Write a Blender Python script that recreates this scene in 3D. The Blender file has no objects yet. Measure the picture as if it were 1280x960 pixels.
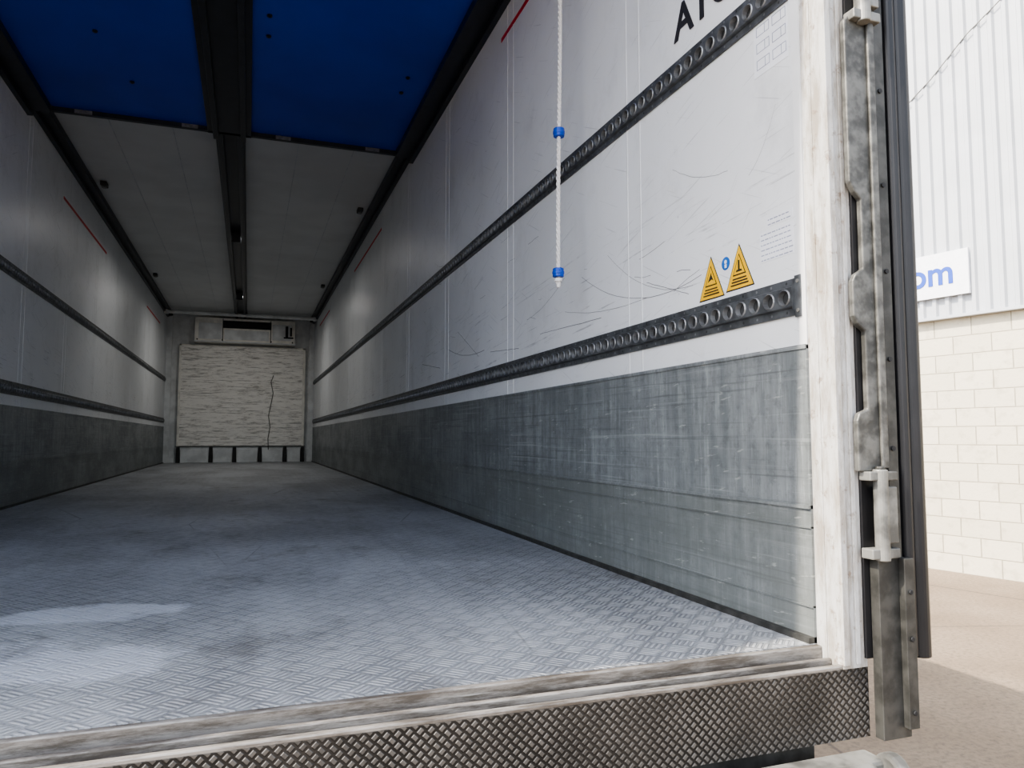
import bpy, bmesh, math, random
from mathutils import Vector, Matrix
random.seed(4)
CZ=1.65
A=1.10; B=-1.36; MID=-0.17      # inner wall faces
Y0=1.24; YR=1.17; D=13.88
FL=-0.415                        # floor (relative to eye height)
CE=2.17; BL=2.11; YS=5.28

# ------------------------------------------------------------ materials
class NT:
    def __init__(s,name):
        s.m=bpy.data.materials.new(name); s.m.use_nodes=True
        s.t=s.m.node_tree; s.b=s.t.nodes["Principled BSDF"]
        s.co=s.t.nodes.new("ShaderNodeTexCoord").outputs["Object"]
    def set(s,**k):
        for a,v in k.items():
            s.inp(s.b.inputs[a.replace('_',' ')],v)
    def inp(s,sock,v):
        if isinstance(v,bpy.types.NodeSocket): s.t.links.new(v,sock)
        elif isinstance(v,(tuple,list)) and len(v)==3 and sock.type=='RGBA': sock.default_value=(*v,1)
        else: sock.default_value=v
    def math(s,op,a,b=0.0,c=None):
        n=s.t.nodes.new("ShaderNodeMath"); n.operation=op
        s.inp(n.inputs[0],a); s.inp(n.inputs[1],b)
        if c is not None: s.inp(n.inputs[2],c)
        return n.outputs[0]
    def map(s,scale=(1,1,1),loc=(0,0,0),rot=(0,0,0),src=None):
        n=s.t.nodes.new("ShaderNodeMapping")
        n.inputs["Scale"].default_value=scale; n.inputs["Location"].default_value=loc
        n.inputs["Rotation"].default_value=rot
        s.t.links.new(src or s.co,n.inputs["Vector"]); return n.outputs[0]
    def rmap(s,rot,scale):
        """rotate first, then scale (for streaks at an angle)"""
        return s.map(scale,src=s.map(rot=rot))
    def noise(s,vec=None,scale=5,detail=4,rough=.55):
        n=s.t.nodes.new("ShaderNodeTexNoise"); s.t.links.new(vec or s.co,n.inputs["Vector"])
        n.inputs["Scale"].default_value=scale; n.inputs["Detail"].default_value=detail
        n.inputs["Roughness"].default_value=rough; return n.outputs["Fac"]
    def vor(s,vec=None,scale=5,feature='DISTANCE_TO_EDGE'):
        n=s.t.nodes.new("ShaderNodeTexVoronoi"); n.feature=feature
        s.t.links.new(vec or s.co,n.inputs["Vector"]); n.inputs["Scale"].default_value=scale
        return n.outputs["Distance"]
    def ramp(s,f,lo,hi,a=0.0,b=1.0):
        n=s.t.nodes.new("ShaderNodeMapRange"); n.interpolation_type='SMOOTHSTEP'
        s.inp(n.inputs[0],f); n.inputs[1].default_value=lo; n.inputs[2].default_value=hi
        n.inputs[3].default_value=a; n.inputs[4].default_value=b; return n.outputs[0]
    def mix(s,f,a,b):
        n=s.t.nodes.new("ShaderNodeMix"); n.data_type='RGBA'
        s.inp(n.inputs[0],f); s.inp(n.inputs[6],a); s.inp(n.inputs[7],b); return n.outputs[2]
    def fmix(s,f,a,b):
        n=s.t.nodes.new("ShaderNodeMix"); n.data_type='FLOAT'
        s.inp(n.inputs[0],f); s.inp(n.inputs[2],a); s.inp(n.inputs[3],b); return n.outputs[0]
    def bump(s,h,dist=.002,strength=1.0):
        n=s.t.nodes.new("ShaderNodeBump"); s.inp(n.inputs["Height"],h)
        n.inputs["Distance"].default_value=dist; n.inputs["Strength"].default_value=strength
        s.t.links.new(n.outputs[0],s.b.inputs["Normal"])
    def sep(s,v=None):
        n=s.t.nodes.new("ShaderNodeSeparateXYZ"); s.t.links.new(v or s.co,n.inputs[0]); return n.outputs

def simple(name,col,rough=.5,metal=0.0,var=.12,scale=14,bump=0.0):
    n=NT(name); f=n.noise(scale=scale,detail=6)
    c2=tuple(c*(1-var*2) for c in col)
    n.set(Base_Color=n.mix(n.ramp(f,.35,.65),c2,col),Roughness=rough,Metallic=metal)
    if bump: n.bump(f,bump)
    return n.m

def tread_height(n,ax,cell,bars):
    o=n.sep(); x=o[ax[0]]; y=o[ax[1]]
    k=.7071/cell
    u=n.math('MULTIPLY',n.math('ADD',x,y),k); v=n.math('MULTIPLY',n.math('SUBTRACT',x,y),k)
    fu=n.math('FRACT',u); fv=n.math('FRACT',v)
    par=n.math('FLOORED_MODULO',n.math('ADD',n.math('FLOOR',u),n.math('FLOOR',v)),2.0)
    a=n.fmix(par,fu,fv); b=n.fmix(par,fv,fu)
    s=n.math('ABSOLUTE',n.math('SINE',n.math('MULTIPLY',a,math.pi*bars)))
    bar=n.ramp(s,.45,.85)
    e=n.math('ABSOLUTE',n.math('SUBTRACT',b,.5))
    return n.math('MULTIPLY',bar,n.ramp(e,.46,.32))

# floor
n=NT("floor_tread_aluminium"); h=tread_height(n,(0,1),.046,4)
o=n.sep()
big=n.noise(n.map((1,.5,1)),scale=1.6,detail=7,rough=.68)
fine=n.noise(scale=45,detail=5)
c=n.mix(n.ramp(big,.38,.62),(.22,.23,.245),(.43,.45,.475))
c=n.mix(n.math('MULTIPLY',h,.5),c,(.70,.72,.75))
c=n.mix(n.ramp(fine,.5,.75,0,.35),c,(.20,.21,.22))
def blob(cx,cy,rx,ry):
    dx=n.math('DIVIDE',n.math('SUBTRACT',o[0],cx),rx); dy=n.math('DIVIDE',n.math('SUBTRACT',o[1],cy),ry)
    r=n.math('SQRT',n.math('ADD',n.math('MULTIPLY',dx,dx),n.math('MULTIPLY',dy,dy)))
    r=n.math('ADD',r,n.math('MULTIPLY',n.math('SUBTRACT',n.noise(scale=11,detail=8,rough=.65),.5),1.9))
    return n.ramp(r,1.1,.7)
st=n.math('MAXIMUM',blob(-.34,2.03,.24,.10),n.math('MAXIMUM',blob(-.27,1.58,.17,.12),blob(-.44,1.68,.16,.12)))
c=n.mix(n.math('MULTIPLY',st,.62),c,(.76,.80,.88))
dirt=n.ramp(n.noise(n.map((1.3,.8,1),loc=(3,1,0)),scale=3.2,detail=7,rough=.72),.54,.68,0,.55)
c=n.mix(dirt,c,(.16,.155,.15))
scr=n.vor(n.map((1,.35,1),rot=(0,0,.5)),scale=2.2)
c=n.mix(n.math('MULTIPLY',n.ramp(scr,.008,.002),n.ramp(big,.5,.6,0,.5)),c,(.12,.12,.13))
n.set(Base_Color=c,Metallic=.35,Roughness=n.ramp(fine,.3,.7,.34,.52)); n.bump(h,.0022,1.0)
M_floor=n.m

# rear tread plate
n=NT("sill_tread_steel"); h=tread_height(n,(0,2),.0125,1)
d=n.noise(scale=6,detail=6)
c=n.mix(n.ramp(d,.3,.7),(.018,.017,.016),(.042,.039,.036))
c=n.mix(n.math('MULTIPLY',h,n.ramp(n.noise(scale=9,detail=4),.3,.7,.3,.75)),c,(.20,.19,.178))
n.set(Base_Color=c,Metallic=.5,Roughness=.45); n.bump(h,.0015,1.0); M_plate=n.m

# wall skin
def wallmat(name,base,dirt):
    n=NT(name); w=n.noise(scale=1.3,detail=5,rough=.6)
    c=n.mix(n.ramp(w,.3,.7),tuple(x*.92 for x in base),base)
    g=n.noise(n.map((1,1,.7),loc=(0,4,2)),scale=3.5,detail=8,rough=.72)
    c=n.mix(n.ramp(g,.50,.72,0,.32),c,(.44,.45,.455))
    zz=n.sep()[2]
    band=n.ramp(n.math('ABSOLUTE',n.math('SUBTRACT',zz,CZ+.47)),.35,.05)   # scuff zone above lower track
    s3=n.noise(n.rmap((.06,0,0),(1,1.0,40)),scale=3,detail=5,rough=.65)
    c=n.mix(n.math('MULTIPLY',n.ramp(s3,.59,.66,0,.6),n.math('MULTIPLY',band,n.ramp(g,.42,.55))),c,dirt)
    for rot,lo in ((.30,.68),(-.45,.70),(.9,.715)):
        s=n.noise(n.rmap((rot,0,0),(1,1.1,60)),scale=2.6,detail=2)
        c=n.mix(n.ramp(s,lo,lo+.03,0,.35),c,dirt)
    sp=n.noise(scale=60,detail=2)
    c=n.mix(n.ramp(sp,.72,.8,0,.5),c,dirt)
    n.set(Base_Color=c,Roughness=n.ramp(w,.3,.7,.32,.44)); n.bump(n.noise(scale=3,detail=2),.004,.35)
    return n.m
M_wall=wallmat("wall_white_grp",(.77,.79,.81),(.25,.26,.28))
M_door=simple("door_white",(.75,.76,.77),.4,0,.05)
M_ceil=simple("ceiling_panel_grey",(.60,.61,.61),.55,0,.05,2)
M_front=simple("front_wall_grey",(.74,.76,.77),.5,0,.12,5)

# kick plate
n=NT("kick_plate_galvanised")
v1=n.noise(n.map((1,16,1.6)),scale=1.6,detail=8,rough=.74)
v2=n.noise(n.map((1,60,3)),scale=1.6,detail=6,rough=.74)
hz=n.noise(n.map((1,.8,55)),scale=2,detail=6,rough=.68)
big=n.noise(n.map((1,.7,1.8)),scale=2.6,detail=8,rough=.68)
sp=n.noise(scale=32,detail=7,rough=.75)
c=n.mix(n.ramp(v1,.35,.68),(.19,.21,.217),(.33,.355,.365))
c=n.mix(n.ramp(v2,.53,.74,0,.55),c,(.60,.64,.65))
c=n.mix(n.ramp(big,.42,.62,0,.5),c,(.165,.18,.185))
c=n.mix(n.ramp(sp,.48,.66,0,.45),c,(.11,.12,.12))
c=n.mix(n.ramp(hz,.54,.68,0,.6),c,(.11,.122,.125))
c=n.mix(n.ramp(n.noise(n.map((1,.6,38),loc=(0,3,1)),scale=2,detail=6,rough=.7),.56,.70,0,.5),c,(.46,.49,.50))
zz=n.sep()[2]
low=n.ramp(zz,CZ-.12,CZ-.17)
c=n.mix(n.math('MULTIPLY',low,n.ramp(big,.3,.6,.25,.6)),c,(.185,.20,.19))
c=n.mix(n.ramp(n.noise(n.rmap((.1,0,0),(1,3,16)),scale=5,detail=6),.64,.71,0,.45),c,(.56,.57,.55))
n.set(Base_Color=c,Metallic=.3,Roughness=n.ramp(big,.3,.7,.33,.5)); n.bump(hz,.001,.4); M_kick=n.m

M_track=simple("cargo_track_steel",(.125,.135,.145),.42,.4,.22,30)
M_rim=simple("track_hole_rim",(.27,.28,.29),.4,.5,.2,30)
M_recess=simple("track_recess",(.045,.048,.052),.7,0,.2,30)
M_black=simple("black_void",(.012,.013,.015),.7)
M_stopd=simple("stop_gap_dark",(.035,.035,.035),.7)
M_cord=simple("cord_grey",(.09,.085,.08),.7)
M_beam=simple("beam_black",(.022,.026,.036),.38,.2)
M_rubber=simple("black_rubber",(.012,.012,.014),.45)
M_seam=simple("seam_white",(.76,.77,.78),.4,0,.03)
M_seamd=simple("seam_grey",(.52,.54,.56),.5)
M_red=simple("red_stripe",(.60,.02,.035),.5)
M_alu=simple("aluminium_worn",(.25,.25,.235),.5,.4,.3,18,.001)
M_alu2=simple("catch_strip_grey",(.16,.16,.15),.5,.4,.3,30,.002)
M_alud=simple("steel_dark",(.075,.075,.07),.5,.4,.25,25,.001)
M_ink=simple("ink_black",(.02,.02,.025),.6)
M_inkf=simple("ink_faint",(.30,.33,.44),.6)
M_scr=simple("scuff_dark",(.22,.23,.25),.6)
M_yel=simple("sticker_yellow",(.85,.50,.02),.5,0,.05)
M_whs=simple("sticker_white",(.80,.82,.86),.5,0,.03)
M_blus=simple("sticker_blue",(.02,.15,.55),.5)
M_sblue=simple("sign_letter_blue",(.01,.06,.40),.5,0,.02)
M_plug=simple("plug_blue_plastic",(.008,.07,.50),.35,0,.05)
M_rope=simple("rope_white",(.82,.80,.78),.8,0,.1,200)
n=NT("ceiling_blue"); w=n.noise(scale=1.2,detail=3)
n.set(Base_Color=n.mix(n.ramp(w,.3,.7),(.003,.045,.42),(.004,.06,.52)),Roughness=.42); M_blue=n.m
# painted frame
n=NT("frame_paint_dirty"); w=n.noise(n.map((8,8,1.6)),scale=3,detail=8,rough=.75)
c=n.mix(n.ramp(w,.38,.60),(.34,.31,.27),(.56,.56,.55))
c=n.mix(n.ramp(n.noise(scale=34,detail=6,rough=.7),.56,.68,0,.7),c,(.20,.14,.095))
n.set(Base_Color=c,Roughness=.45); M_frame=n.m
# sill top
n=NT("sill_grimy_aluminium"); w=n.noise(n.map((2,14,14)),scale=3,detail=8,rough=.75)
c=n.mix(n.ramp(w,.38,.62),(.115,.10,.085),(.34,.32,.295))
c=n.mix(n.ramp(n.noise(n.map((1,30,30)),scale=4,detail=6),.6,.72,0,.6),c,(.58,.57,.55))
n.set(Base_Color=c,Roughness=.42,Metallic=.4); n.bump(w,.002,.5); M_sill=n.m
# bulkhead
n=NT("bulkhead_scuffed")
s=n.noise(n.map((2.2,1,11)),scale=2.2,detail=9,rough=.82)
c=n.mix(n.ramp(s,.48,.66),(.93,.91,.87),(.40,.38,.35))
c=n.mix(n.ramp(n.noise(n.map((1.2,1,40),loc=(1,0,5)),scale=2,detail=7,rough=.7),.54,.64,0,.8),c,(.20,.19,.175))
n.set(Base_Color=c,Roughness=.5); M_bulk=n.m
M_cream=simple("unit_cream_metal",(.86,.84,.78),.4,0,.1,8)
# outside
n=NT("painted_block"); 
br=n.t.nodes.new("ShaderNodeTexBrick")
uv=n.t.nodes.new("ShaderNodeTexCoord").outputs["UV"]; n.t.links.new(uv,br.inputs["Vector"])
br.inputs["Scale"].default_value=1; br.inputs["Brick Width"].default_value=.45; br.inputs["Row Height"].default_value=.225
br.inputs["Mortar Size"].default_value=.007; br.inputs["Mortar Smooth"].default_value=.5
br.inputs["Color1"].default_value=(.60,.555,.45,1); br.inputs["Color2"].default_value=(.54,.50,.40,1); br.inputs["Mortar"].default_value=(.38,.35,.28,1)
c=n.mix(n.ramp(n.noise(scale=7,detail=5),.52,.72,0,.45),br.outputs["Color"],(.36,.32,.25))
n.set(Base_Color=c,Roughness=.85)
hh=n.math('SUBTRACT',n.math('MULTIPLY',n.noise(scale=25,detail=4),.5),br.outputs["Fac"]); n.bump(hh,.010,1.0); M_block=n.m
M_clad=simple("cladding_white",(.45,.47,.50),.45,0,.04,2)
n=NT("concrete_yard"); 
a=n.noise(scale=.7,detail=6); b=n.noise(scale=30,detail=6,rough=.7); cr=n.vor(n.map((1,1,1)),scale=.35)
c=n.mix(n.ramp(a,.3,.7),(.17,.125,.085),(.25,.195,.14)); c=n.mix(n.ramp(b,.4,.7,0,.65),c,(.085,.068,.052))
c=n.mix(n.ramp(cr,.006,.001,0,.7),c,(.07,.055,.045))
n.set(Base_Color=c,Roughness=.9); n.bump(b,.006,.8); M_conc=n.m

# ------------------------------------------------------------ mesh helpers
def link(o,parent=None):
    bpy.context.collection.objects.link(o)
    if parent: o.parent=parent
    return o
def empty(name):
    o=bpy.data.objects.new(name,None); return link(o)
def mesh(name,vs,fs,mat,parent=None,mi=None,smooth=False):
    m=bpy.data.meshes.new(name); m.from_pydata([(x,y,z+CZ) for x,y,z in vs],[],fs)
    for k in (mat if isinstance(mat,(list,tuple)) else [mat]): m.materials.append(k)
    if mi:
        for p,i in zip(m.polygons,mi): p.material_index=i
    if smooth:
        for p in m.polygons: p.use_smooth=True
    m.update(); return link(bpy.data.objects.new(name,m),parent)
class MB:
    def __init__(s): s.v=[];s.f=[];s.i=[]
    def add(s,vs,fs,mi=0):
        k=len(s.v); s.v+=vs; s.f+=[tuple(a+k for a in f) for f in fs]; s.i+=[mi]*len(fs)
    def box(s,x0,x1,y0,y1,z0,z1,mi=0):
        x0,x1=sorted((x0,x1));y0,y1=sorted((y0,y1));z0,z1=sorted((z0,z1))
        vs=[(x,y,z) for z in(z0,z1) for y in(y0,y1) for x in(x0,x1)]
        s.add(vs,[(0,2,3,1),(4,5,7,6),(0,1,5,4),(2,6,7,3),(0,4,6,2),(1,3,7,5)],mi)
    def cyl(s,c,r,h,axis='z',mi=0,seg=16,r2=None):
        r2=r if r2 is None else r2; vs=[]
        for k,rr in ((0,r),(1,r2)):
            for j in range(seg):
                a=2*math.pi*j/seg; p=(rr*math.cos(a),rr*math.sin(a),h*k)
                if axis=='x': p=(p[2],p[0],p[1])
                elif axis=='y': p=(p[1],p[2],p[0])
                vs.append((c[0]+p[0],c[1]+p[1],c[2]+p[2]))
        fs=[(j,(j+1)%seg,seg+(j+1)%seg,seg+j) for j in range(seg)]
        fs+=[tuple(range(seg))[::-1],tuple(range(seg,2*seg))]
        s.add(vs,fs,mi)
    def prism(s,pts,f0,f1,mi=0):
        k=len(pts); vs=[f0(*p) for p in pts]+[f1(*p) for p in pts]
        s.add(vs,[tuple(range(k)),tuple(range(k,2*k))[::-1]]+[(j,j+k,(j+1)%k+k,(j+1)%k) for j in range(k)],mi)
    def build(s,name,mats,parent=None,bevel=0,smooth=False):
        o=mesh(name,s.v,s.f,mats,parent,s.i,smooth)
        bm=bmesh.new(); bm.from_mesh(o.data); bmesh.ops.recalc_face_normals(bm,faces=bm.faces); bm.to_mesh(o.data); bm.free()
        if bevel:
            b=o.modifiers.new("bevel",'BEVEL'); b.width=bevel; b.segments=2; b.limit_method='ANGLE'
        return o
def box(name,x0,x1,y0,y1,z0,z1,mat,parent=None,bevel=0):
    b=MB(); b.box(x0,x1,y0,y1,z0,z1); return b.build(name,[mat],parent,bevel)
def text(name,body,size,M,mat,parent=None,ext=.001,off=0):
    c=bpy.data.curves.new(name,'FONT'); c.body=body; c.size=size; c.extrude=ext; c.offset=off
    o=bpy.data.objects.new(name+"_tmp",c); bpy.context.collection.objects.link(o)
    dg=bpy.context.evaluated_depsgraph_get(); dg.update()
    me=bpy.data.meshes.new_from_object(o.evaluated_get(dg)); bpy.data.objects.remove(o)
    me.transform(M); me.materials.clear(); me.materials.append(mat)
    return link(bpy.data.objects.new(name,me),parent)
def Mright(y,z,x=A-.002):
    return Matrix(((0,0,-1,x),(-1,0,0,y),(0,1,0,z+CZ),(0,0,0,1)))

# ------------------------------------------------------------ trailer shell
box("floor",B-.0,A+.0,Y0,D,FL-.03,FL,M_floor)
box("wall_right",A,A+.06,Y0,D+.06,FL-.03,CE+.03,M_wall)
box("wall_left",B-.06,B,Y0,D+.06,FL-.03,CE+.03,M_wall)
box("wall_front",B,A,D,D+.06,FL-.03,CE+.03,M_front)
mb=MB(); 
mb.box(B,A,YS,D,CE,CE+.03); mb.box(B,A,YR,YS,BL,CE+.03,1); mb.box(B-.06,A+.06,YR,D+.06,CE+.03,CE+.09,2)
for x in (-.95,-.55,.30,.70): mb.box(x-.003,x+.003,YS,D,CE-.0015,CE,3)
mb.build("ceiling",[M_ceil,M_blue,M_seam,M_seamd])

# kick plates
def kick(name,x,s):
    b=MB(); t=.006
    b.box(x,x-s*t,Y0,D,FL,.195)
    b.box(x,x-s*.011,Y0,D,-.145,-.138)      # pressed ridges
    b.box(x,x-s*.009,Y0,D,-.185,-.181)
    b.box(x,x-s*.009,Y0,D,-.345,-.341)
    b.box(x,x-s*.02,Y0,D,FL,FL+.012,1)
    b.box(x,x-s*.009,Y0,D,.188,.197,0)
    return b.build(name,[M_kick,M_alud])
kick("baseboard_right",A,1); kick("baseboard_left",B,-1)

# wall seams
def seams(name,x,s):
    b=MB(); y=1.97
    while y<D:
        for d in (-.04,.04):
            b.box(x,x-s*.0012,y+d-.002,y+d+.002,.197,2.06)
            b.box(x,x-s*.0009,y+d+.002,y+d+.0032,.197,2.06,1)
        y+=1.14
    b.box(x,x-s*.003,Y0,Y0+.022,.197,2.06)
    return b.build(name,[M_seam,M_seamd])
seams("trim_right",A,1); seams("trim_left",B,-1)

# cargo tracks with real holes
def track(x,s,zc,y0,y1):
    vs=[];fs=[];mi=[]
    def add(v,f,m):
        k=len(vs); vs.extend([(x-s*o,y,zc+z) for o,y,z in v]); fs.extend([tuple(a+k for a in q) for q in f]); mi.extend([m]*len(f))
    p=.05; n_=int((y1-y0)/p); L=y0+n_*p
    H=.040; h=.024; o1=.005; o2=.013
    add([(0,y0,H),(o1,y0,H),(o1,L,H),(0,L,H)],[(0,1,2,3)],0)
    add([(0,y0,-H),(o1,y0,-H),(o1,L,-H),(0,L,-H)],[(0,1,2,3)],0)
    for a in (1,-1):
        add([(o1,y0,a*H),(o1,y0,a*h),(o1,L,a*h),(o1,L,a*H)],[(0,1,2,3)],0)
        add([(o1,y0,a*h),(o2,y0,a*(h-.003)),(o2,L,a*(h-.003)),(o1,L,a*h)],[(0,1,2,3)],0)
    add([(.002,y0,-h),(.002,y0,h),(.002,L,h),(.002,L,-h)],[(0,1,2,3)],1)
    add([(0,y0,-H),(0,y0,H),(o1,y0,H),(o2,y0,h),(o2,y0,-h),(o1,y0,-H)],[(0,1,2,3,4,5)],0)
    S=16; hh=h-.003
    for i in range(n_):
        yc=y0+(i+.5)*p
        ring=[];out=[];inn=[];rim=[]
        for j in range(S):
            a=2*math.pi*(j+.5)/S; ca,sa=math.cos(a),math.sin(a)
            rim.append((o2+.0025,yc+.0172*ca,.0165*sa))
            ring.append((o2,yc+.0195*ca,.0190*sa)); inn.append((.003,yc+.0155*ca,.0145*sa))
            k=min((p/2)/abs(ca),hh/abs(sa)); out.append((o2,yc+k*ca,k*sa))
        J=range(S)
        add(ring+out,[(j,(j+1)%S,S+(j+1)%S,S+j) for j in J],0)
        add(ring+rim+inn,[(j,(j+1)%S,S+(j+1)%S,S+j) for j in J]+[(S+j,S+(j+1)%S,2*S+(j+1)%S,2*S+j) for j in J],3)
        for cy,cz in((-1,-1),(1,-1),(1,1),(-1,1)): 
            j=[q for q in range(S) if (out[q][1]-yc)*cy>0 and out[q][2]*cz>0]
            j.sort(key=lambda q:abs(abs(out[q][1]-yc)-p/2)+abs(abs(out[q][2])-hh))
            add([out[j[0]],out[j[1]],(o2,yc+cy*p/2,cz*hh)],[(0,1,2)],0)
        for a in(1,-1):
            cz=a*.032; r=.0035
            add([(o1+.0006,yc+r*math.cos(t*math.pi/3),cz+r*math.sin(t*math.pi/3)) for t in range(6)],[(0,1,2,3,4,5)],2 if i%3 else 1)
    return mesh("cargo_track",vs,fs,[M_track,M_recess,M_rim,M_rim],None,mi)
for x,s in((A,1),(B,-1)):
    track(x,s,.303,Y0+.03,D-.02); track(x,s,1.005,Y0+.03,D-.02)
b=MB(); b.box(A,A-.006,Y0+.012,Y0+.03,.258,.348); b.cyl((A-.006,Y0+.02,.335),.004,-.002,'x',1,10); b.cyl((A-.006,Y0+.02,.272),.004,-.002,'x',1,10)
b.build("track_end_plate",[M_track,M_alu])

# red stripes
def stripe(x,s,y0,y1,z=1.905):
    b=MB(); b.box(x,x-s*.0015,y0,y1,z-.011,z+.011); b.build("red_marking_stripe",[M_red])
stripe(A,1,1.45,3.24); stripe(A,1,6.63,8.46); stripe(B,-1,6.3,8.1,1.82); stripe(A,1,11.2,12.8); stripe(B,-1,11.2,12.8,1.82)

# long scuff marks on the right wall (thin scraped strips lying on the surface)
b=MB()
def scuff(pts,w):
    for (y0,z0),(y1,z1) in zip(pts[:-1],pts[1:]):
        b.add([(A-.0006,y0,z0-w),(A-.0006,y0,z0+w),(A-.0006,y1,z1+w),(A-.0006,y1,z1-w)],[(0,1,2,3)])
def arc(y0,z0,y1,z1,sag,w=.0009,n_=14):
    P=[]
    for i in range(n_+1):
        t=i/n_; P.append((y0+(y1-y0)*t,z0+(z1-z0)*t-sag*4*t*(1-t)+random.uniform(-.001,.001)))
    scuff(P,w)
arc(2.35,.57,1.62,.425,.07); arc(2.15,.60,1.66,.405,.05,.0007); arc(2.5,.47,1.9,.415,.02,.0007); arc(1.9,.46,1.68,.385,.0,.0009)
arc(2.9,.50,2.5,.60,.02,.0008); arc(4.2,.52,3.5,.44,.03,.0014); arc(4.0,.60,3.6,.42,.0,.0012); arc(3.4,.42,3.0,.39,.0,.0012)
arc(4.9,.50,4.4,.43,.0,.0015); arc(2.75,.42,2.2,.40,.0,.001); arc(1.42,.62,1.32,.75,.02,.0006); arc(1.75,.75,1.5,.66,.02,.0006)
for i in range(34):
    y=random.uniform(1.4,5); z=random.choice((random.uniform(.36,.6),random.uniform(.6,1.8))); l=random.uniform(.02,.16); arc(y,z,y-l,z+random.uniform(-.4,.3)*l,random.uniform(-.005,.005),random.uniform(.0004,.0009),5)
b.build("wall_scuffs",[M_scr])

# ceiling rails and centre beam
b=MB()
for x,s in((A,1),(B,-1)):
    b.box(x,x-s*.085,YS,D,CE-.05,CE); b.box(x,x-s*.03,YS,D,CE-.085,CE)
    b.box(x,x-s*.13,YR+.02,YS,BL-.045,BL); b.box(x,x-s*.03,YR+.02,YS,BL-.08,BL)
b.build("ceiling_edge_rail",[M_beam])
b=MB()
b.box(MID-.10,MID+.10,YS,D-.1,CE-.03,CE); b.box(MID-.085,MID-.045,YS,D-.1,CE-.075,CE); b.box(MID+.045,MID+.085,YS,D-.1,CE-.075,CE)
b.box(MID-.14,MID+.14,YR+.02,YS+.04,BL-.03,BL); b.box(MID-.105,MID-.07,YR+.02,YS+.06,BL-.06,BL); b.box(MID+.07,MID+.105,YR+.02,YS+.06,BL-.06,BL)
b.build("ceiling_centre_beam",[M_beam],None,.004)
b=MB(); b.box(B,A,YS-.005,YS+.025,BL-.03,CE)
for x in(-1.05,-.42,.18,.8): b.box(x-.05,x+.05,YS-.015,YS-.005,BL-.028,BL-.005,1)
b.build("ceiling_step_edge",[M_beam,M_rim])
b=MB()
for x,y in((-1.2,2.6),(-1.15,4.0),(-.86,3.9),(-.80,4.2),(-.37,2.7),(.05,3.75),(.05,3.95),(.30,3.0),(.50,3.2),(.83,4.15),(.83,4.35),(.75,2.4),(.2,2.2),(-.6,2.3),(-1.0,3.1),(-.7,4.75)):
    b.cyl((x,y,BL),.013,-.008,'z',0,10); b.cyl((x,y,BL-.008),.007,-.004,'z',0,8)
b.build("ceiling_bolts",[M_beam])
for x,s in((A,1),(B,-1)):
    for y in (6.9,10.6):
        b=MB(); b.box(x-s*.13,x-s*.18,y,y+.10,CE-.035,CE); b.box(x-s*.14,x-s*.17,y+.02,y+.08,CE-.045,CE-.035,1)
        b.build("ceiling_bracket",[M_alud,M_alu],None,.004)
# added fill lamps under the centre beam, put in to brighten the far end
for y in (8.2,11.6):
    e=empty("cargo_lamp")
    b=MB(); b.box(MID-.045,MID+.045,y-.10,y+.10,CE-.055,CE-.03); b.box(MID-.045,MID+.045,y-.115,y-.10,CE-.135,CE-.03); b.build("housing",[M_beam],e)  # invented housing, its rear plate hides the added lamp from the camera
    L=bpy.data.lights.new("led",'AREA'); L.shape='RECTANGLE'; L.size=.05; L.size_y=.14; L.energy=9 if y<9 else 12; L.color=(1,.97,.92)
    lo=bpy.data.objects.new("led",L); link(lo,e); lo.location=(MID,y,CZ+CE-.062)

# ------------------------------------------------------------ front bulkhead + unit
e=empty("bulkhead_panel")
b=MB(); b.box(-1.136,.93,D-.09,D-.001,-.13,1.60); b.box(-1.15,-1.11,D-.1,D-.002,-.14,1.62,1); b.box(.90,.945,D-.1,D-.002,-.14,1.62,1); b.box(-1.15,.945,D-.1,D-.002,1.59,1.62,1)
b.build("panel",[M_bulk,M_cream],e,.005)
b=MB()
b.box(-1.16,.96,D-.07,D-.002,FL+.001,-.13,0)
b.box(-1.16,.96,D-.10,D-.07,-.142,-.130,1)  # thin dark strip stands in for the shadow line above the stops
xs=[-1.12,-.60,-.22,.20,.62,.92]
for x in xs[:-1]:
    x1=xs[xs.index(x)+1]; b.box(x+.04,x1-.04,D-.13,D-.07,FL+.001,-.19); b.box(x+.04,x1-.04,D-.135,D-.07,FL+.001,FL+.03,0)
for x in xs: b.prism([(-.035,-.415+.001),(.035,-.415+.001),(.028,-.15),(-.028,-.15)],lambda p,q,x=x:(x+p,D-.10,q),lambda p,q,x=x:(x+p,D-.071,q),1)
b.build("pallet_stop",[M_front,M_stopd],e,.004)
cu=bpy.data.curves.new("scratch_cable",'CURVE'); cu.dimensions='3D'; cu.bevel_depth=.006
sp=cu.splines.new('POLY'); pts=[(.40,1.12),(.36,1.0),(.40,.80),(.37,.62),(.33,.4),(.36,.2),(.33,0),(.34,-.2)]
sp.points.add(len(pts)-1)
for q,(x,z) in zip(sp.points,pts): q.co=(x,D-.097-(0.04 if z<-.1 else 0),z+CZ,1)
cu.materials.append(M_cord); link(bpy.data.objects.new("cable",cu),e)
e=empty("refrigeration_evaporator")
b=MB(); b.box(-.90,.74,D-.30,D-.001,1.65,2.07); b.box(-.45,.34,D-.31,D-.299,1.90,2.03,1); b.box(-.91,.75,D-.31,D-.29,1.65,1.67,2)
b.box(-.84,-.47,D-.305,D-.299,1.70,1.98,2); b.box(-.43,.30,D-.305,D-.299,1.70,1.87,2); b.box(.36,.68,D-.305,D-.299,1.72,2.00,2)
for i in range(9): b.box(-.42+i*.085,-.41+i*.085,D-.315,D-.305,1.9,2.03,1)
for x in(-.86,-.46,.34,.70): b.cyl((x,D-.30,1.69),.012,-.012,'y',1,10)
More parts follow.
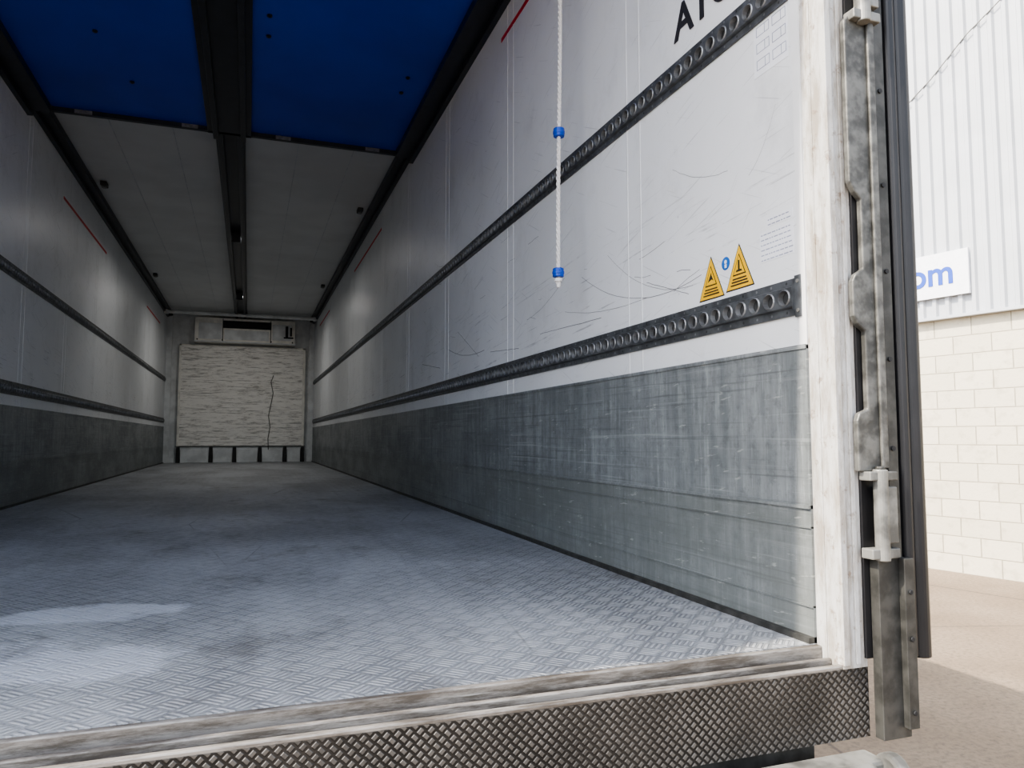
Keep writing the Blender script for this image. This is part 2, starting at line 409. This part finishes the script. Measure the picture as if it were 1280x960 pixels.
for x in(-.455,.33): b.box(x-.006,x+.006,D-.306,D-.299,1.67,2.06,1)
b.build("housing",[M_cream,M_black,M_front],e,.004)
b=MB(); b.cyl((.60,D-.34,1.77),.022,.20,'z',0,12); b.cyl((.67,D-.34,1.80),.016,.15,'z',0,12); b.box(.55,.71,D-.35,D-.30,1.76,1.78,0)
b.build("valve_pipes",[M_black],e)
b=MB(); b.cyl((B+.03,D-.6,2.09),.03,2.40,'x',0,16)
for x in(B+.03,A-.05): b.box(x-.02,x+.04,D-.64,D-.56,2.05,2.15)
b.build("air_duct_bar",[M_front])
b=MB()
b.box(B,B+.09,D-.05,D,FL,2.1); b.box(A-.09,A,D-.05,D,FL,2.1); b.build("trim_front",[M_front])

# ------------------------------------------------------------ stickers
def wall_prism(b,pts,y,z,t0,t1,mi): b.prism(pts,lambda p,q:(A-t0,y-p,z+q),lambda p,q:(A-t1,y-p,z+q),mi)
def tri(w,h,dz=0): return [(-w/2,dz),(w/2,dz),(0,h+dz)]
for k,(y,z) in enumerate(((1.577,.352),(1.462,.357))):
    b=MB()
    wall_prism(b,tri(.108,.110),y,z,0,.001,1); wall_prism(b,tri(.100,.102,.003),y,z,.001,.0015,0)
    wall_prism(b,tri(.050,.052,.034),y,z,.0015,.002,1); wall_prism(b,tri(.042,.044,.037),y,z,.002,.0025,0)
    if k==0:
        wall_prism(b,[(-.012,.044),(.004,.050),(.012,.046),(.004,.060),(.003,.068),(-.004,.056)],y,z,.0025,.003,1)
    else:
        wall_prism(b,[(-.012,.042),(.012,.042),(.009,.047),(-.009,.047)],y,z,.0025,.003,1); wall_prism(b,[(-.003,.047),(.003,.047),(.003,.070),(-.003,.070)],y,z,.0025,.003,1)
    for r in range(3): wall_prism(b,[(-.034+r*.004,.010+r*.007),(.034-r*.004,.010+r*.007),(.034-r*.004,.0135+r*.007),(-.034+r*.004,.0135+r*.007)],y,z,.0015,.0021,1)
    b.build("warning_triangle_sticker",[M_yel,M_ink])
b=MB(); b.cyl((A,1.515,.43),.018,-.001,'x',0,28); b.cyl((A-.001,1.515,.43),.0165,-.0005,'x',1,28); b.cyl((A-.0015,1.515,.434),.005,-.0005,'x',0,14); b.box(A-.0015,A-.002,1.511,1.519,.419,.428,0)
b.build("mandatory_round_sticker",[M_whs,M_blus])
def label(name,y0,y1,z0,z1,n_):
    b=MB(); b.box(A,A-.0008,y0,y1,z0,z1,0)
    for i in range(n_):
        z=z1-(i+.7)*(z1-z0)/n_; y=y1-.004
        while y>y0+.012:
            w=random.uniform(.004,.014); b.box(A-.0008,A-.0011,y-w,y,z,z+.0024,1); y-=w+.003
    b.build(name,[M_whs,M_inkf])
label("instruction_label",1.275,1.385,.400,.470,6); label("instruction_label",1.275,1.36,.478,.50,2)
b=MB(); b.box(A,A-.0008,1.275,1.39,.84,.965,0)
for i in range(3):
    for j in range(2):
        y=1.38-j*.055; z=.935-i*.04
        for q in ((y-.045,y,z,z+.0015),(y-.045,y,z+.022,z+.0235),(y-.045,y-.0435,z,z+.022),(y-.0015,y,z,z+.022),(y-.03,y-.0285,z,z+.022)): b.box(A-.0008,A-.0012,*q,1)
b.build("loading_diagram_label",[M_whs,M_inkf])
e=empty("wall_lettering")
text("letters","ATC",.135,Mright(1.725,1.105),M_ink,e,.001,.0025)
text("subtitle_letters","tested",.035,Mright(1.45,1.12),M_ink,e)

# ------------------------------------------------------------ rope with plugs
e=empty("pull_rope")
RX,RY=.98,2.27
cu=bpy.data.curves.new("strands",'CURVE'); cu.dimensions='3D'; cu.bevel_depth=.0036; cu.bevel_resolution=2
for ph in(0,2.094,4.188):
    sp=cu.splines.new('POLY'); N=520; sp.points.add(N-1)
    for i in range(N):
        t=i/(N-1); z=2.07-t*1.54; a=ph+t*1.54/.06*2*math.pi; sw=.010*math.sin(t*5)
        sp.points[i].co=(RX+.0040*math.cos(a)+sw,RY+.0040*math.sin(a)+sw,z+CZ,1)
cu.materials.append(M_rope); link(bpy.data.objects.new("strands",cu),e)
for z in(1.045,.556):
    sw=.010*math.sin((2.07-z)/1.54*5)
    b=MB(); b.cyl((RX+sw,RY+sw,z-.015),.019,.030,'z',0,24); b.cyl((RX+sw,RY+sw,z-.006),.0205,.012,'z',0,24)
    b.build("plug",[M_plug],e,.003)
sw=.010*math.sin(5)
b=MB(); b.cyl((RX+sw,RY+sw,.505),.006,.03,'z',0,10,.012); b.cyl((RX+sw,RY+sw,.525),.014,.012,'z',0,12); b.build("knot",[M_rope],e,.003)
b=MB(); b.cyl((RX,RY,2.03),.02,.045,'z',0,12); b.build("eyelet",[M_alud],e)

# ------------------------------------------------------------ rear sill
e=empty("rear_sill")
b=MB(); XO=1.16; XL=-1.42
b.box(XL,XO,YR,YR+.006,-.580,-.448); b.build("tread_plate",[M_plate],e)
b=MB(); 
b.box(XL,XO,YR+.006,Y0,-.580,-.450); b.box(XL,XO,YR+.001,YR+.014,-.450,-.440)
b.box(B,A,YR+.030,YR+.040,-.450,-.434); b.box(B,A,YR+.056,Y0,-.452,FL-.001)
b.build("threshold_profile",[M_sill],e,.003)
b=MB(); b.box(B,A,YR+.015,YR+.029,-.450,-.446); b.box(B,A,YR+.041,YR+.055,-.450,-.446)
b.build("threshold_gasket",[M_alud],e)

# rear frame posts
def post(name,x,s):
    e=empty(name)
    b=MB(); 
    b.box(x,x+s*.06,YR,Y0,-.448,CE+.03)
    b.box(x-s*.003,x+s*.012,YR-.006,YR+.012,-.44,CE)          # inner lip
    b.box(x,x-s*.002,Y0-.030,Y0-.024,-.44,BL)
    b.box(x+s*.030,x+s*.040,YR-.004,YR,-.44,CE)
    b.build("post",[M_frame],e,.003)
    P=[(.022,-.065),(.022,.035),(.028,.05),(.05,.058),(.05,.215),(.03,.228),(.022,.245),(.022,.315),(.03,.33),(.05,.342),(.05,.485),(.034,.50),(.022,.52),(.022,.83),(.022,.86),(.06,.90),(.06,1.2),(.022,1.25),(.022,2.1),(.092,2.1),(.092,-.065)]
    b=MB(); b.prism([(x+s*(p+.012),q) for p,q in P],lambda p,q:(p,YR-.022,q),lambda p,q:(p,YR-.008,q))
    b.box(x+s*.087,x+s*.104,YR-.03,YR-.022,-.06,2.1)
    b.build("catch_strip",[M_alu2],e,.003)
    b=MB(); b.box(x+s*.052,x+s*.12,YR-.007,YR+.02,-.43,2.12); b.build("seal_backing",[M_rubber],e)
    for z0 in(-.235,.86,1.9):
        b=MB(); h=.17
        b.box(x+s*.045,x+s*.115,YR-.038,YR-.008,z0,z0+.020); b.box(x+s*.045,x+s*.115,YR-.038,YR-.008,z0+h-.018,z0+h)
        b.cyl((x+s*.076,YR-.032,z0-.004),.014,h+.008,'z',0,20); b.box(x+s*.086,x+s*.110,YR-.040,YR-.012,z0+.03,z0+h-.03)
        b.cyl((x+s*.076,YR-.032,z0+h),.009,.010,'z',1,12)
        b.build("hinge",[M_alu,M_alud],e,.004)
    b=MB(); b.box(x+s*.065,x+s*.135,YR-.03,YR-.008,-.58,-.235); b.box(x+s*.115,x+s*.140,YR-.045,YR-.03,-.56,-.235)
    for z in(-.30,-.39,-.53): b.cyl((x+s*.128,YR-.045,z),.005,-.003,'y',1,12)
    b.build("corner_plate",[M_alud,M_black],e,.003)
post("door_frame_post",A,1); post("door_frame_post",B,-1)

def door(name,x,s):
    e=empty(name)
    x0=x+s*.120; x1=x+s*.196
    b=MB(); b.box(x0,x1,YR-.01,YR+1.22,-.42,2.15); b.build("leaf",[M_door],e,.004)
    b=MB()
    b.box(x0-s*.012,x1+s*.002,YR-.016,YR+.03,-.425,2.16)
    b.cyl((x0+s*.034,YR-.018,-.43),.013,2.59,'z',0,20)
    b.cyl((x1-s*.014,YR-.014,-.435),.020,2.59,'z',0,20)
    b.build("gasket",[M_rubber],e,.002)
    b=MB(); b.box(x0-s*.014,x0+s*.012,YR-.024,YR-.014,-.235,2.1)
    for z in(-.17,-.02,.16,.34,.52,.72,.92): b.cyl((x0-s*.001,YR-.024,z),.005,-.003,'y',1,10)
    b.build("edge_profile",[M_alud,M_black],e)
door("trailer_door",A,1); door("trailer_door",B,-1)

# bumper / buffers under sill
e=empty("rear_bumper")
b=MB(); b.box(-1.40,1.16,1.02,1.13,-.80,-.66); b.build("beam",[M_alud],e,.02)
b=MB(); b.cyl((.80,1.105,-.625),.030,.30,'x',0,20); b.box(.78,1.14,1.11,1.167,-.68,-.598); b.cyl((1.13,1.105,-.622),.037,.03,'x',0,20)
b.box(-1.38,-1.0,1.11,1.167,-.68,-.598); b.build("buffer_roller",[M_alu],e,.008)
b=MB(); b.box(-1.3,-.25,1.2,9,-.8,-.59); b.box(-.1,1.05,1.2,9,-.8,-.59); b.build("chassis_rails",[M_alud],e)

# ------------------------------------------------------------ outside
g=mesh("ground",[(-60,-60,-CZ),(60,-60,-CZ),(60,60,-CZ),(-60,60,-CZ)],[(0,1,2,3)],M_conc)
d=Vector((-.208,.978,0)).normalized(); nn=Vector((-d.y,d.x,0)); 
P0=Vector((8.44,6.16,0))
def W(u,off,z): p=P0+d*u+nn*off; return (p.x,p.y,z)
U0,U1=-14,26
vs=[W(U0,0,-1.65),W(U1,0,-1.65),W(U1,0,1.56),W(U0,0,1.56),W(U0,-.3,-1.65),W(U1,-.3,-1.65),W(U1,-.3,1.56),W(U0,-.3,1.56)]
o=mesh("building_block_wall",vs,[(0,1,2,3),(4,7,6,5),(3,2,6,7),(0,3,7,4),(1,5,6,2)],M_block)
uvl=o.data.uv_layers.new(name="UVMap")
for p in o.data.polygons:
    for li in p.loop_indices:
        v=o.data.vertices[o.data.loops[li].vertex_index].co
        uvl.data[li].uv=((Vector((v.x,v.y,0))-P0).dot(d),v.z)
prof=[];u=U0;p=.16
while u<U1:
    prof+=[(u,.06),(u+.075,.06),(u+.095,.095),(u+.140,.095)]; u+=p
vs=[];fs=[]
for (a,q) in prof: vs+=[W(a,q,1.53),W(a,q,9)]
for i in range(len(prof)-1): fs.append((2*i,2*i+2,2*i+3,2*i+1))
mesh("building_cladding",vs,fs,M_clad)
b=MB(); b.add([W(U0,0,1.50),W(U1,0,1.50),W(U1,.11,1.50),W(U0,.11,1.50),W(U0,0,1.535),W(U1,0,1.535),W(U1,.11,1.535),W(U0,.11,1.535)],[(0,1,2,3),(4,5,6,7),(2,3,7,6),(0,3,7,4),(1,2,6,5),(0,1,5,4)])
b.build("cladding_drip_trim",[M_clad])
e=empty("building_sign")
us=(Vector((8.33,6.68,0))-P0).dot(d)-.15
b=MB(); b.add([W(a,q,z) for z in(1.77,2.33) for q in(.10,.14) for a in(us,us+4.6)],[(0,1,3,2),(4,5,7,6),(0,1,5,4),(2,3,7,6),(0,2,6,4),(1,3,7,5)]); 
b.build("board",[M_whs],e)
M=Matrix.Identity(4); 
ex=-d; ez=nn; ey=Vector((0,0,1)); org=Vector(W(us+1.04,.143,1.93+CZ))
for i in range(3): M[i][0]=ex[i];M[i][1]=ey[i];M[i][2]=ez[i];M[i][3]=org[i]
text("lettering",".com",.44,M,M_sblue,e,.004,.008)
cu=bpy.data.curves.new("wall_cable",'CURVE'); cu.dimensions='3D'; cu.bevel_depth=.007
sp=cu.splines.new('POLY'); pts=[(3.0,3.55),(1.2,4.32),(.75,4.62),(.3,5.0),(-.2,5.3),(-1.5,5.5)]; sp.points.add(len(pts)-1)
for q,(a,z) in zip(sp.points,pts): w=W(a,.105,z); q.co=(w[0],w[1],w[2]+CZ,1)
cu.materials.append(M_alu); link(bpy.data.objects.new("wall_cable",cu))

# ------------------------------------------------------------ light
w=bpy.data.worlds.new("World"); bpy.context.scene.world=w; w.use_nodes=True
t=w.node_tree; bg=t.nodes["Background"]; sk=t.nodes.new("ShaderNodeTexSky"); sk.sky_type='NISHITA'; sk.sun_disc=False
el=math.radians(47); dy=.05
sk.sun_elevation=el; sk.sun_rotation=math.radians(-92); sk.dust_density=2.5; sk.air_density=1.0
hs=t.nodes.new("ShaderNodeHueSaturation"); hs.inputs["Saturation"].default_value=.55
t.links.new(sk.outputs[0],hs.inputs["Color"])
t.links.new(hs.outputs[0],bg.inputs[0]); bg.inputs[1].default_value=.68
L=bpy.data.lights.new("sun",'SUN'); L.energy=11; L.angle=math.radians(.53); L.color=(1,.90,.76)
so=bpy.data.objects.new("sun",L); link(so)
v=Vector((1,dy,-math.tan(el)*math.sqrt(1+dy*dy))).normalized(); so.rotation_euler=v.to_track_quat('-Z','Y').to_euler(); so.location=(-10,-2,12)
try: bpy.context.scene.view_settings.look='AgX - Medium High Contrast'
except Exception as ex_: print(ex_)

cam=bpy.data.cameras.new("camera"); cam.sensor_width=36; cam.lens=36*924/1280; cam.clip_start=.05
co=bpy.data.objects.new("camera",cam); link(co); co.location=(0,0,CZ)
co.rotation_euler=(math.radians(90+4.21),0,math.radians(-19.6)); bpy.context.scene.camera=co
